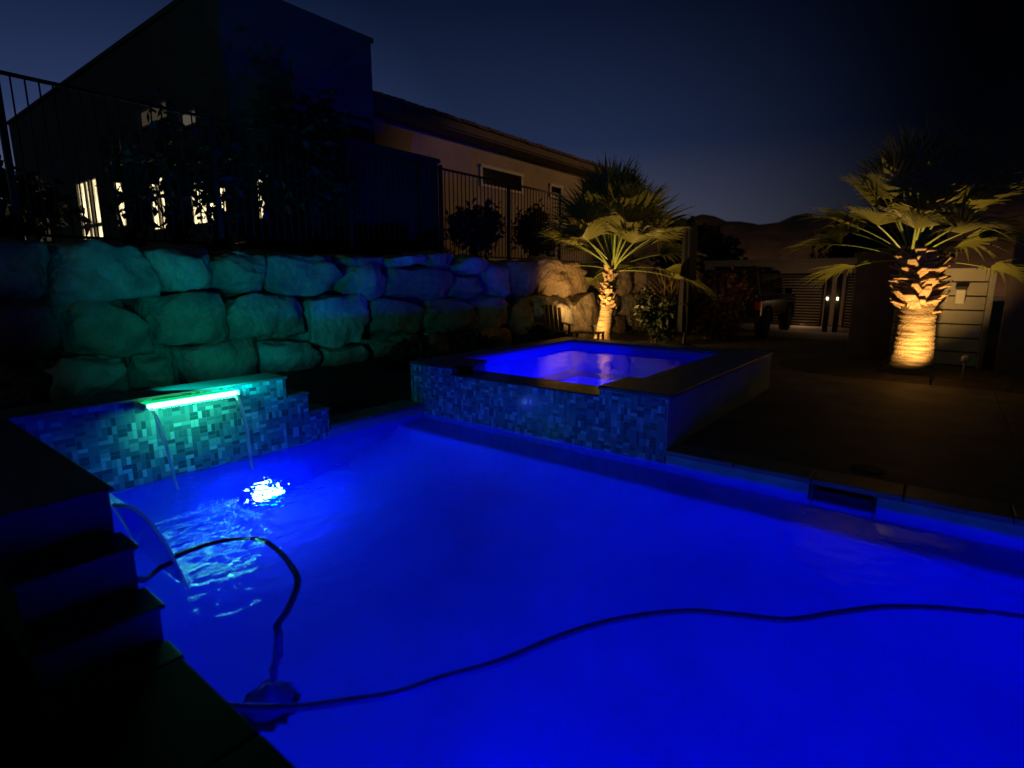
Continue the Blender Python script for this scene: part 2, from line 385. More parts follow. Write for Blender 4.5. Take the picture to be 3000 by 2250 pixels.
mb.box(PX0+.03, -3.08, .35, PY0+.02, .586, .608); mb.box(-3.078, -2.84, .35, PY0+.02, .361, .381); mb.box(-2.838, -2.60, .35, PY0+.02, .151, .171); mb.box(-2.598, -2.425, .35, PY0+.01, -.045, .003)
mb.build('cap', M['darkcoping'], t, bevel=.006)

# spout with LED strip
t = thing('waterfall_spout', 'brightly glowing green light bar spout on the tiled wall', 'waterfall spout', (-5.2,2.1,.56))
mb = MB(); mb.box(-5.248,-5.118,1.65,2.40,.548,.584); mb.build('spout_lip', M['greenlip'], t, bevel=.012)
mb = MB(); mb.tube([(-5.095,1.665,.565),(-5.095,2.385,.565)], .0195, 16); mb.build('light_strip', M['green'], t, smooth=False)
for a, b in ((2.405,2.435),(1.61,1.645)):
    mb = MB(); mb.box(-5.248,-5.07,a,b,.540,.590); mb.build('end_cap', M['pale'], t, bevel=.008)
# falling water of that spout: a clear film with two ropy edges
def waterfilm(name, lip, out, z0, z1, ends, edge_r, label, axis='y', film=True):
    m = M['film']
    mb = MB(); n = 16
    def pos(k, s):
        u = k/n; off = lip + out*math.sqrt(u)
        z = z0 + (z1-z0)*u
        a = ends[0]+(ends[1]-ends[0])*s
        shrink = 1-.10*u
        a = (ends[0]+ends[1])/2 + (a-(ends[0]+ends[1])/2)*shrink
        a += .012*noise.noise(Vector((u*5, s*9, .3)))
        return (off, a, z) if axis == 'y' else (a, off, z)
    if film:
        ns = 20
        for k in range(n):
            for i in range(ns):
                mb.face([pos(k,i/ns), pos(k,(i+1)/ns), pos(k+1,(i+1)/ns), pos(k+1,i/ns)])
    for s in (0, 1):
        mb.tube([pos(k, s) for k in range(n+1)], [edge_r*(1.0-.35*k/n)*(1+.3*noise.noise(Vector((k*1.7,s*5,0)))) for k in range(n+1)], 8, 1)
    return tag(mb.build(name, [m, M['rope']], smooth=True), label, 'falling water')
m, nt, N, L, B = new_mat('water_film')
tr = N.new('ShaderNodeBsdfTransparent'); gl = N.new('ShaderNodeBsdfGlossy'); gl.inputs['Roughness'].default_value = .08
fr = N.new('ShaderNodeFresnel'); fr.inputs['IOR'].default_value = 1.2
ms = N.new('ShaderNodeMixShader'); L.new(fr.outputs[0], ms.inputs[0]); L.new(tr.outputs[0], ms.inputs[1]); L.new(gl.outputs[0], ms.inputs[2]); L.new(ms.outputs[0], N['Material Output'].inputs['Surface'])
M['film'] = m
m, nt, N, L, B = new_mat('water_rope')
B.inputs['Base Color'].default_value = (.85,.9,.92,1); B.inputs['Roughness'].default_value = .12; B.inputs['Transmission Weight'].default_value = .2; B.inputs['IOR'].default_value = 1.25
tl = N.new('ShaderNodeBsdfTranslucent'); tl.inputs['Color'].default_value = (.95,1,1,1)
ms = N.new('ShaderNodeMixShader'); ms.inputs[0].default_value = .6; L.new(B.outputs[0], ms.inputs[1]); L.new(tl.outputs[0], ms.inputs[2]); L.new(ms.outputs[0], N['Material Output'].inputs['Surface'])
M['rope'] = m
waterfilm('waterfall', -5.085, .26, .545, W+.01, (1.68,2.38), .018, 'clear falling water under the green spout with two bright edges')
waterfilm('side_waterfall', PY0+.02, .30, .50, W+.01, (-3.95,-3.14), .010, 'clear arc of water falling off the near left wall', axis='x')

# underwater lamp on the waterfall wall
t = thing('pool_light', 'round white pool light shining under the rippled water below the waterfall', 'pool light', (-5.24,2.62,-1.1))
mb = MB(); mb.lathe((-5.25,2.62,-1.12), [(.15,.002),(.15,.03),(.12,.035),(.12,.02)], 28, axis='x'); mb.build('bezel', M['chrome'], t, smooth=False)
mb = MB(); mb.lathe((-5.25,2.62,-1.12), [(.118,.022),(.10,.048),(.06,.066),(.001,.07)], 24, axis='x'); mb.build('lens', M['lens'], t, smooth=True)

# ------------------------------------------------------------------ spa
t = thing('spa', 'raised square spa faced in blue mosaic tile glowing violet blue inside', 'spa', (-3.7,6.8,0))
IX0, IX1, IY0, IY1 = -5.18, -2.50, 5.53, 8.42
mb = MB()
mb.box(SX0, SX1-.012, SY0, SY0+.12, -.174, .43)                                                # tiled front
mb.box(SX0, -4.735, SY0, SY0+.12, .431, .50); mb.box(-2.66, SX1-.012, SY0, SY0+.12, .431, .50)
mb.build('tiled_front', M['tileX'], t)
mb = MB()
mb.box(SX1-.20, SX1, SY0+.121, SY1, -.3, .50); mb.box(SX0, SX0+.2, SY0+.121, SY1, -.3, .50); mb.box(SX0+.2, SX1-.2, SY1-.2, SY1, -.3, .50)
mb.box(SX1-.011, SX1, SY0+.003, SY0+.12, -.05, .50)
mb.build('side_panel', M['spaside'], t)
mb = MB()
mb.box(IX0-.03, IX1+.03, SY0+.122, IY1+.1, -.62, -.5)                                          # floor
mb.box(SX0+.201, IX0, SY0+.122, SY1-.201, -.5, .50); mb.box(IX1, SX1-.201, SY0+.122, SY1-.201, -.5, .50)
mb.box(IX0, IX1, IY1, SY1-.201, -.5, .50); mb.box(IX0, IX1, SY0+.122, SY0+.40, -.5, .425)
mb.box(IX0, -4.735, SY0+.401, IY0, -.5, .50); mb.box(-2.66, IX1, SY0+.401, IY0, -.5, .50)
mb.box(IX0+.001, IX0+.45, IY0+.001, IY1-.001, -.5, .0); mb.box(IX1-.45, IX1-.001, IY0+.001, IY1-.001, -.5, .0); mb.box(IX0+.451, IX1-.451, IY1-.5, IY1-.001, -.5, .0)
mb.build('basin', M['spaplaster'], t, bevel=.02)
mb = MB()                                                                                      # dark stone rim
mb.box(SX0-.015, IX0+.015, IY0+.02, SY1+.02, .501, .542); mb.box(IX1-.015, SX1+.02, IY0+.02, SY1+.02, .501, .542)
mb.box(IX0+.017, IX1-.017, IY1-.015, SY1+.02, .501, .542)
mb.box(SX0-.015, -4.72, SY0-.012, IY0+.018, .501, .542); mb.box(-2.675, SX1+.02, SY0-.012, IY0+.018, .501, .542)
mb.build('rim', M['darkcoping'], t, bevel=.01)
mb = MB(); mb.box(-4.733, -2.662, SY0-.03, SY0+.40, .426, .448); mb.build('spillway_ledge', M['wetstone'] if 'wetstone' in M else M['darkcoping'], t, bevel=.008)
def ripple(x, y):
    return .0022*(noise.noise(Vector((x*2.6, y*2.6, 1.7))) + .5*noise.noise(Vector((x*6, y*6, 4))))
struct(grid('spa_water', IX0-.002, IX1+.002, SY0+.405, IY1+.002, .437, .04, M['spawater'], ripple), 'calm violet blue water inside the raised spa', 'water')

# ------------------------------------------------------------------ boulder retaining wall
def boulder_mesh(sx, sy, sz, seed, e=.32):
    me = bpy.data.meshes.new('boulder'); r = random.Random(seed)
    n = 18; vs = []; fs = []; idx = {}
    def key(p): return tuple(round(c, 4) for c in p)
    def add(p):
        k = key(p)
        if k not in idx:
            idx[k] = len(vs); vs.append(p)
        return idx[k]
    for ax in range(3):
        for sgn in (-1, 1):
            for i in range(n):
                for j in range(n):
                    q = []
                    for di, dj in ((0,0),(1,0),(1,1),(0,1)):
                        a, b = -1+2*(i+di)/n, -1+2*(j+dj)/n
                        p = [0,0,0]; p[ax] = sgn; p[(ax+1)%3] = a; p[(ax+2)%3] = b
                        q.append(add(tuple(p)))
                    fs.append(q if sgn > 0 else q[::-1])
    off = Vector((r.uniform(-50,50), r.uniform(-50,50), r.uniform(-50,50)))
    cuts = []
    for _ in range(9):
        cv = Vector((r.uniform(.1,1), r.uniform(-1,1), r.uniform(-1,1))).normalized()
        cuts.append((cv, (abs(cv.x)+abs(cv.y)+abs(cv.z))*r.uniform(.66,.86)))
    shear = r.uniform(-.12,.12); tap = r.uniform(-.12,.12)
    out = []
    for p in vs:
        v = Vector(p); u = v.normalized(); w = v.lerp(u*1.18, e)
        for cv, cd_ in cuts:
            ex = w.dot(cv)-cd_
            if ex > 0: w = w - cv*ex
        q = Vector((w.x*sx/2, w.y*sy/2*(1+tap*w.z), w.z*sz/2)); q.y += shear*w.z*sz*.5
        g = q + off
        dsp = noise.noise(g*1.3)*.16 + noise.noise(g*2.9)*.085 + (abs(noise.noise(g*5.5))-.25)*.06 + noise.noise(g*13)*.014
        q += u*dsp*min(1, .25+min(sy, sz))
        out.append(tuple(q))
    me.from_pydata(out, [], fs); me.polygons.foreach_set('use_smooth', [True]*len(fs)); me.update()
    return me
bw = thing('boulder_wall', 'tall retaining wall of stacked sandstone boulders behind the pool', 'retaining wall', (-8.1,7,0))
SEEN = [[2.89,3.63,1.41,1.98],[3.63,4.38,1.41,1.98],[4.4,5.7,1.40,2.03],[5.74,6.62,1.83,2.02],[5.69,6.63,1.30,1.82],[6.7,7.67,1.83,2.05],[7.7,8.48,1.80,2.14],[6.69,8.46,1.22,1.82],[8.49,9.4,1.73,2.06],[8.5,9.48,1.2,1.73],[9.48,10.25,1.2,1.98],[10.25,11.45,1.2,2.05],[11.47,14.25,1.15,2.06],
[2.75,3.66,.74,1.40],[3.66,5.0,.64,1.38],[5.02,6.22,.5,1.28],[6.22,7.6,.55,1.22],[7.6,9.15,.52,1.2],[9.15,10.35,.5,1.2],[10.4,11.3,.1,1.18],[11.26,13.05,.16,1.16],[13.03,14.6,.3,1.2],
[3.1,4.15,.1,.74],[4.18,5.15,.05,.65],[2.5,3.1,.1,.75],[5.15,6.2,-.05,.52],[6.2,7.5,-.1,.55],[7.5,8.9,-.1,.53],[8.9,10.4,-.1,.52]]
rows = [(1.38,2.0,[-1.2,-.1,.75,1.9,2.88]),(.72,1.40,[-1.4,-.3,.9,1.8,2.74]),(.05,.74,[-1.3,-.2,.7,1.6,2.5]),
        (1.2,2.0,[14.3,15.4,16.6,17.6]),(.45,1.25,[14.6,15.9,17.0,18.0]),(-.1,.48,[13.1,14.2,15.3,16.6,17.8])]
stones = list(SEEN)
for z0, z1, ys in rows:
    for a, b in zip(ys, ys[1:]): stones.append([a, b, z0+rnd.uniform(-.04,.04), z1+rnd.uniform(-.05,.05)])
for k, (a, b, z0, z1) in enumerate(stones):
    me = boulder_mesh(.85, (b-a)*1.0, (z1-z0)*1.0, 100+k, rnd.uniform(.15,.45))
    me.materials.append(M[['boulder','boulder','boulder2','boulder3'][rnd.randrange(4)]])
    o = bpy.data.objects.new('boulder', me); COL.objects.link(o); o.parent = bw
    o.matrix_parent_inverse = Matrix.Translation(bw.location).inverted()
    o.location = (-8.38+rnd.uniform(-.06,.06), (a+b)/2, (z0+z1)/2); o.rotation_euler = (rnd.uniform(-.09,.09), rnd.uniform(-.12,.12), rnd.uniform(-.09,.09))
# earth of the terrace behind the boulders, planting bed before them
def terr(x, y): return 1.86 + .06*noise.noise(Vector((x*.8, y*.8, 0)))
xs = [-60,-40,-28,-20,-15,-12] + [-11+.35*i for i in range(8)] + [-8.38]; ys = [-60,-30,-10] + [-5+.5*i for i in range(60)] + [30,60,90]
mb = MB()
for i in range(len(xs)-1):
    for j in range(len(ys)-1):
        mb.face([(x, y, terr(x,y)) for x, y in ((xs[i],ys[j]),(xs[i+1],ys[j]),(xs[i+1],ys[j+1]),(xs[i],ys[j+1]))])
for j in range(len(ys)-1):
    mb.face([(-8.38,ys[j],-.2),(-8.38,ys[j+1],-.2),(-8.38,ys[j+1],terr(-8.38,ys[j+1])),(-8.38,ys[j],terr(-8.38,ys[j]))])
struct(mb.build('terrace', M['soil']), 'raised earth terrace behind the boulder wall', 'terrace')
xs = [-8.5+.3*i for i in range(10)]+[-5.62]; ys = [-3+.4*i for i in range(34)]
mb = MB()
def bed(x, y): return -.02+.22*max(0,(-5.7-x)/2.7)+.05*noise.noise(Vector((x*1.7,y*1.7,2)))
for i in range(len(xs)-1):
    for j in range(len(ys)-1):
        mb.face([(x, y, bed(x,y)) for x, y in ((xs[i],ys[j]),(xs[i+1],ys[j]),(xs[i+1],ys[j+1]),(xs[i],ys[j+1]))])
struct(mb.build('planting_bed', M['soil'], smooth=True), 'dark planting bed between pool and boulder wall', 'planting bed')

# ------------------------------------------------------------------ iron fence on the terrace
t = thing('iron_fence', 'black wrought iron picket fence along the top of the boulder wall', 'fence', (-8.9,8,1.9))
FX = -8.95; FT = 3.98
def frun(y0, y1):
    mb = MB(); mb.box(FX-.022,FX+.022,y0,y1,FT-.04,FT); mb.build('top_rail', M['iron'], t)
    mb = MB(); mb.box(FX-.018,FX+.018,y0,y1,2.12,2.155); mb.build('bottom_rail', M['iron'], t)
    n = max(1, round((y1-y0)/2.4))
    for i in range(n+1):
        y = y0+(y1-y0)*i/n
        mb = MB(); mb.box(FX-.034,FX+.034,y-.034,y+.034,1.8,FT+.05); mb.build('post', M['iron'], t)
        if i < n:
            mb = MB(); k = 18; st = (y1-y0)/n
            for q in range(1, k): mb.box(FX-.008,FX+.008,y+st*q/k-.008,y+st*q/k+.008,2.156,FT-.041)
            mb.build('picket_panel', M['iron'], t)
frun(-.6, 18.6)

# ------------------------------------------------------------------ house on the terrace
hs = thing('house', 'stucco house with tall square tower coloured as dimly lit and long tiled roof on the terrace', 'house', (-14,12,1.86))
mb = MB(); mb.box(-26.5,-11.0,5.49,8.92,1.7,6.9); mb.build('tower', M['towerstucco'], hs)
mb = MB(); mb.box(-26.55,-10.95,5.44,8.97,6.901,6.99); mb.build('parapet_cap', M['towerstucco'], hs)
mb = MB(); mb.box(-26.4,-11.7,8.921,21.6,1.7,5.56); mb.build('wall', M['stucco'], hs)
mb = MB(); mb.box(-26.4,-11.02,8.925,22.1,5.561,5.62); mb.build('soffit', M['fascia'], hs)
mb = MB(); mb.box(-11.02,-10.96,8.925,22.1,5.60,5.80); mb.build('fascia_board', M['fascia'], hs)
mb = MB()                                                            # barrel tiles running up the slope
ny = 60
for j in range(ny):
    y = 8.98+(22.15-8.98)*(j+.5)/ny; r_ = (22.15-8.98)/ny*.5
    n0 = len(mb.v); K = 7; P = [(-10.88,5.80),(-13.5,6.62),(-17.0,7.7)]
    lift = rnd.uniform(-.012,.012)
    for x, z in P:
        for k in range(K):
            a = math.pi*k/(K-1); mb.v.append((x, y-math.cos(a)*r_, z+lift+math.sin(a)*.085))
    for i in range(len(P)-1):
        for k in range(K-1):
            mb.f.append((n0+i*K+k, n0+i*K+k+1, n0+(i+1)*K+k+1, n0+(i+1)*K+k)); mb.m.append(0)
    mb.f.append(tuple(n0+k for k in range(K))); mb.m.append(0)
mb.face([(-10.9,8.93,5.80),(-10.9,22.15,5.80),(-17,22.15,7.7),(-17,8.93,7.7)]); mb.face([(-17,8.93,7.7),(-17,22.15,7.7),(-26,22.15,5.7),(-26,8.93,5.7)])
mb.face([(-10.9,22.15,5.80),(-17,22.15,7.7),(-26,22.15,5.7)]); mb.face([(-10.9,8.93,5.80),(-26,8.93,5.7),(-17,8.93,7.7)])
mb.build('roof', M['rooftile'], hs)
mb = MB(); mb.box(-11.69,-10.05,7.0,10.02,1.7,4.36); mb.box(-11.69,-10.0,6.95,10.07,4.361,4.45); mb.build('porch_wing', M['darkstucco'] if 'darkstucco' in M else M['fascia'], hs)
def window(x0, x1, z0, z1, mat, bars=(), transom=None, axis='x', pos=5.49):
    fr = MB(); f = .05
    def bx(mb, a0, a1, b0, b1, d0, d1):
        if axis == 'x': mb.box(a0, a1, pos-d1, pos-d0, b0, b1)
        else: mb.box(pos+d0, pos+d1, a0, a1, b0, b1)
    bx(fr, x0-f, x1+f, z1, z1+f, .002, .06); bx(fr, x0-f, x1+f, z0-f, z0, .002, .07); bx(fr, x0-f, x0, z0, z1, .002, .06); bx(fr, x1, x1+f, z0, z1, .002, .06)
    for b0, b1 in bars: bx(fr, b0, b1, z0, z1, .012, .05)
    if transom: bx(fr, x0, x1, transom-.05, transom+.05, .013, .056)
    w = fr.build('window', M['frame'], hs)
    pn = MB(); bx(pn, x0+.001, x1-.001, z0+.001, z1-.001, .003, .010)
    p = pn.build('pane', mat, None); p.parent = w; p.matrix_parent_inverse = Matrix.Identity(4)
    return w
window(-20.0,-18.35,2.70,4.26,M['lit'],[(-19.42,-19.28),(-19.1,-18.92)],3.08)
window(-17.1,-16.55,2.95,4.12,M['lit']); window(-14.9,-14.1,2.75,3.85,M['lit'],[(-14.55,-14.47)]); window(-12.8,-11.25,2.75,3.62,M['lit'],[(-12.1,-12.02)])
window(-24.7,-23.2,2.85,4.5,M['dimlit'],[(-24.0,-23.9)],3.25); window(-15.0,-13.5,5.0,5.32,M['dimlit']); window(-12.9,-12.2,4.68,4.92,M['dimlit2'])
window(5.93,6.11,2.8,3.7,M['lit'],axis='y',pos=-11.0)
for a, b, c, d in ((13.55,15.55,4.50,4.98),(17.35,18.0,4.60,4.9)):
    fr = MB(); fr.box(-11.698,-11.62,a-.1,b+.1,d,d+.09); fr.box(-11.698,-11.64,a-.1,b+.1,c-.08,c); fr.box(-11.698,-11.65,a-.1,a,c,d); fr.box(-11.698,-11.65,b,b+.1,c,d)
    w = fr.build('window', M['trimlit'], hs)
    pn = MB(); pn.box(-11.697,-11.68,a+.001,b-.001,c+.001,d-.001); p = pn.build('pane', M['glass'], None); p.parent = w

# ------------------------------------------------------------------ foliage
def leaves(mb, c, rad, n, size, r, clumps=14, m=0, elong=1.8):
    cs = []
    for _ in range(clumps):
        while True:
            v = Vector((r.uniform(-1,1), r.uniform(-1,1), r.uniform(-1,1)))
            if .25 < v.length < 1: break
        cs.append(v*.82)
    for _ in range(n):
        b = r.choice(cs); v = b + Vector((r.gauss(0,.2), r.gauss(0,.2), r.gauss(0,.2)))
        if v.length > 1.25: continue
        p = Vector((c[0]+v.x*rad[0], c[1]+v.y*rad[1], c[2]+v.z*rad[2]))
        d = Vector((r.gauss(0,1), r.gauss(0,1), r.gauss(.2,1))).normalized(); e = d.orthogonal().normalized()
        e = (Matrix.Rotation(r.uniform(0,6.28), 3, d) @ e)
        s = size*r.uniform(.6,1.35)
        mb.face([p-d*s*elong*.5, p+e*s*.42, p+d*s*elong*.5, p-e*s*.42], m)
def shrub(name, label, cat, base, rad, n, size, mat, seed, zc=None, stems=5, group=None, clumps=14):
    r = random.Random(seed)
    t = thing(name, label, cat, base, group)
    zc = base[2]+rad[2]*.95 if zc is None else zc
    mb = MB(); leaves(mb, (base[0],base[1],zc), rad, n, size, r, clumps); mb.build('foliage', mat, t)
    mb = MB()
    for _ in range(stems):
        e = Vector((base[0]+r.uniform(-.5,.5)*rad[0], base[1]+r.uniform(-.5,.5)*rad[1], zc+r.uniform(-.2,.5)*rad[2]))
        b = Vector(base)+Vector((r.uniform(-.06,.06), r.uniform(-.06,.06), -.1))
        mid = b.lerp(e,.5)+Vector((r.uniform(-.1,.1),r.uniform(-.1,.1),0))
        mb.tube([b, mid, e], [.028,.02,.008], 6)
    mb.build('stem', M['bark'], t)
    return t
# dark growth before the lit side windows
shrub('tall_shrub','airy dark shrub in front of the narrow second lit window','shrub',(-9.9,3.35,1.85),(.5,.36,1.15),330,.10,M['leafdark'],1,3.1)
shrub('tall_shrub','leafy dark shrub before the speckled third lit window','shrub',(-9.9,3.95,1.85),(.55,.33,1.3),450,.10,M['leafdark'],2,3.15)
shrub('tall_shrub','broad dark shrub hiding the middle of the widest lit window','shrub',(-9.9,4.62,1.85),(.6,.42,1.2),620,.11,M['leafdark'],3,2.95)
shrub('hedge','dark rounded hedge below the fence at the far left','hedge',(-11.5,1.7,1.85),(.9,1.3,.72),2600,.12,M['leafdark'],4,2.6)
shrub('round_shrub','dark round bush behind the fence left of the palms','shrub',(-9.6,10.9,1.85),(.6,.85,.85),2200,.10,M['leafdark'],5,2.75)
shrub('round_shrub','dark bushy shrub just left of the leaning palm crown','shrub',(-9.6,13.5,1.85),(.6,.9,.85),2200,.10,M['leafdark'],6,2.85)
def tree(label, base, h, rad, n, size, seed, mat):
    r = random.Random(seed); t = thing('dark_tree', label, 'tree', base)
    mb = MB(); B = Vector(base)
    mb.tube([B+Vector((0,0,-.1)), B+Vector((.05,.03,h*.35)), B+Vector((-.03,.06,h*.7))], [.09,.07,.035], 8)
    for k in range(6):
        a = r.uniform(0,6.28); z = h*r.uniform(.3,.65); L_ = rad[0]*r.uniform(.5,.9)
        mb.tube([B+Vector((0,0,z)), B+Vector((math.cos(a)*L_*.5, math.sin(a)*L_*.5, z+.3)), B+Vector((math.cos(a)*L_, math.sin(a)*L_, z+.6))], [.03,.02,.008], 6)
    mb.build('trunk', M['bark'], t)
    mb = MB(); leaves(mb, (base[0],base[1],base[2]+h-rad[2]), rad, n, size, r, 22); mb.build('crown', mat, t)
tree('dark leafy tree rising in front of the tower of the house', (-9.75,6.3,1.85), 3.1, (.8,.95,1.45), 3400, .11, 21, M['leafdark'])
tree('distant dark tree on the skyline right of the leaning palm', (-9.5,26.5,-.06), 4.3, (2.0,1.8,1.4), 2600, .2, 22, M['leafdark'])
tree('distant spreading tree behind the slatted gate', (-2.6,29.5,-.06), 4.35, (2.7,2.4,1.3), 3200, .2, 23, M['leafdark'])
# low plants along the foot of the boulders
for k, (y, lab) in enumerate(((6.4,'low dark plant at the boulder foot nearest the stepped wall end'),(8.3,'low dark plant at the boulder foot behind the left corner of the spa'),(10.2,'low dark plant at the boulder foot left of the wooden chair'))):
    shrub('low_plant', lab, 'plant', (-7.3,y,.12), (.45,.6,.28), 620, .09, M['leafdark'], 30+k, .3, 4, 'low plants along the boulder wall')
# shrubs between the palms
shrub('red_shrub','reddish brown shrub right of the furled umbrella','shrub',(-5.0,15.6,-.06),(.9,.7,1.0),2600,.09,M['redleaf'],41,.95)
shrub('flowering_shrub','dark shrub behind the leaning palm trunk','shrub',(-5.95,13.9,-.06),(.75,.6,.75),1900,.09,M['leafdark'],42,.7)
def grass_tuft(label, base, n, length, seed, mat, lean=.9):
    r = random.Random(seed); t = thing('dry_grass', label, 'plant', base)
    mb = MB()
    for _ in range(n):
        a = r.uniform(0,6.28); L_ = length*r.uniform(.6,1.1); sp = r.uniform(.2,lean)
        p0 = Vector(base)+Vector((r.gauss(0,.12), r.gauss(0,.12), 0)); d = Vector((math.cos(a), math.sin(a), 0)); s = Vector((-d.y, d.x, 0))
        pr = None
        for k in range(6):
            u = k/5; p = p0 + d*L_*sp*u**1.4 + Vector((0,0,L_*(u-.55*sp*u*u))); w = .012*(1-u*.85)
            if pr: mb.face([pr[0]-s*pr[1], pr[0]+s*pr[1], p+s*w, p-s*w])
            pr = (p, w)
    mb.build('blades', mat, t)
grass_tuft('tall dry tan grass drooping behind the leaning palm', (-5.85,14.6,.4), 420, 1.75, 51, M['dry'])
grass_tuft('arching dry grass right of the furled umbrella', (-4.55,16.6,.4), 380, 2.0, 52, M['dry'], 1.1)

# ------------------------------------------------------------------ palms
def frond(base, az, el, plen, frad, r, parent, fold=.35, droop=.35, nseg=36):
    mb = MB(); b = Vector(base); d = Vector((math.cos(az)*math.cos(el), math.sin(az)*math.cos(el), math.sin(el)))
    pts = []; n = 7
    for k in range(n+1):
        u = k/n; p = b + d*plen*u; p.z -= .19*plen*u*u*max(.15, math.cos(el)); pts.append(p)
    mb.tube(pts, [.026-.013*k/n for k in range(n+1)], 6, 1, flat=.55)
    hub = pts[-1]; D = (pts[-1]-pts[-2]).normalized()
    up = Vector((0,0,1)); S = D.cross(up)
    S = S.normalized() if S.length > .05 else Vector((1,0,0))
    roll = r.uniform(-.35,.35); S = Matrix.Rotation(roll,3,D) @ S; Nn = S.cross(D).normalized()
    spread_ = r.uniform(1.15,1.75)
    for i in range(nseg):
        f = (i+.5)/nseg*2-1; ph = f*spread_ + r.uniform(-.03,.03)
        L_ = frad*(1-.26*abs(f)**1.6)*r.uniform(.88,1.08)
        sd = (D*math.cos(ph) + S*math.sin(ph)) + Nn*fold*abs(math.sin(ph))*.8
        sd.normalize(); wv = sd.cross(Nn).normalized(); nv = wv.cross(sd)
        pr = None; dj = r.uniform(.55,1.5); tw = r.uniform(-.07,.07)
        for k in range(6):
            u = k/5
            p = hub + sd*L_*u; p.z -= droop*L_*max(0,u-.35)**1.7*1.9*dj; p += wv*tw*u*u*L_; p += S*r.uniform(-.012,.012)*u
            w = L_*(.036*math.sin(min(1,u*2.2+.12)*math.pi/2) if u < .42 else .036*max(0,1-(u-.42)/.58)**1.15 + .0015)
            if pr:
                q, w0 = pr; c0, c1 = q-nv*w0*.45, p-nv*w*.45
                mb.face([q-wv*w0, c0, c1, p-wv*w]); mb.face([c0, q+wv*w0, p+wv*w, c1])
            pr = (p, w)
    return mb.build('frond', [M['frond'], M['petiole']], parent)
def palm(label, base, top, r0, r1, zb0, zb1, rb, crown, nf, plen, frad, seed, boots, el0=-24):
    r = random.Random(seed); t = thing('fan_palm', label, 'palm tree', base, 'uplit fan palms')
    B, T = Vector(base), Vector(top)
    def ctr(z):
        u = (z-B.z)/(T.z-B.z); p = B.lerp(T, u); p.x += .05*math.sin(u*3.1); return p
    mb = MB(); K = 90; sg = 28; n0 = 0
    for i in range(K+1):
        z = B.z-.05+(T.z+.05-B.z)*i/K; u = (z-B.z)/(T.z-B.z); c = ctr(z)
        rr = r0+(r1-r0)*min(1,u*1.6) + .05*math.exp(-max(0,u)*14)
        rr *= 1+.02*math.sin(i*2.1)+.03*r.uniform(-1,1)
        for j in range(sg):
            a = 2*math.pi*j/sg; q = rr*(1+.035*noise.noise(Vector((math.cos(a)*2,math.sin(a)*2,z*6))))
            mb.v.append((c.x+q*math.cos(a), c.y+q*math.sin(a), z+.012*noise.noise(Vector((math.cos(a),math.sin(a),z*20)))))
    for i in range(K):
        for j in range(sg):
            j2 = (j+1)%sg; mb.f.append((i*sg+j, i*sg+j2, (i+1)*sg+j2, (i+1)*sg+j)); mb.m.append(0)
    mb.build('trunk', M['trunk'], t, smooth=True)
    # cut leaf bases
    mb = MB()
    for i in range(boots):
        u = i/boots; z = zb0+(zb1-zb0)*u; a = i*2.39996+r.uniform(-.25,.25); c = ctr(z)
        bulge = r1+(rb-r1)*math.sin(math.pi*min(1,.18+u*.8))**.8
        out = Vector((math.cos(a),math.sin(a),0)); side = Vector((-out.y,out.x,0))
        p0 = c+out*(r1*.8); tip = c+out*(bulge*r.uniform(.72,1.12))+Vector((0,0,r.uniform(.02,.20)))
        tip += side*r.uniform(-.09,.09)
        ax = (tip-p0).normalized(); nn = side.cross(ax)
        w0, w1, th = r1*.42, r1*r.uniform(.16,.36), .022
        q = [p0-side*w0-nn*th, p0+side*w0-nn*th, p0+side*w0+nn*th, p0-side*w0+nn*th, tip-side*w1-nn*th*.6, tip+side*w1-nn*th*.6, tip+side*w1+nn*th*.6, tip-side*w1+nn*th*.6]
        n = len(mb.v); mb.v += [tuple(x) for x in q]
        for ff in ((3,2,1,0),(4,5,6,7),(0,1,5,4),(1,2,6,5),(2,3,7,6),(3,0,4,7)): mb.f.append(tuple(n+x for x in ff)); mb.m.append(0)
    mb.build('leaf_base_husk', M['boot'], t, bevel=.008, seg=1)
    C = Vector(crown)
    for i in range(nf):
        u = i/(nf-1); az = i*2.39996+r.uniform(-.3,.3)
        el = R(el0)+R(86-el0)*u**.62+r.uniform(-.14,.14)
        if math.sin(az) < -.25 and el < R(26): el = R(30)+r.uniform(0,.3)      # nothing hangs before the trunk
        b = C+Vector((math.cos(az)*.10, math.sin(az)*.10, -.35+.5*u))
        pl = plen*(1.0-.15*u)*r.uniform(.8,1.12)
        frond(tuple(b), az, el, pl, frad*r.uniform(.85,1.1), r, t, droop=.27-.17*u)
    return t
palm('shorter slim palm with leaning trunk lit gold beyond the spa', (-7.0,12.9,0), (-6.82,12.9,2.05), .215, .150, .80, 1.95, .235, (-6.74,12.9,2.16), 46, 1.34, 1.26, 61, 95, 0)
palm('stout palm with thick upright trunk lit gold at the right of the deck', (-.36,11.7,0), (-.42,11.7,2.15), .335, .25, 1.05, 2.10, .43, (-.52,11.7,2.24), 42, 1.0, 1.0, 62, 120, 2)
# mulch bed under the right palm
mb = MB()
K = 40
for i in range(K):
    a0, a1 = 2*math.pi*i/K, 2*math.pi*(i+1)/K
    mb.face([(-.3,12.2,.10),(-.3+2.2*math.cos(a0),12.2+1.55*math.sin(a0),-.05),(-.3+2.2*math.cos(a1),12.2+1.55*math.sin(a1),-.05)])
struct(mb.build('mulch_bed', M['soil']), 'dark mulch bed around the stout palm', 'planting bed')

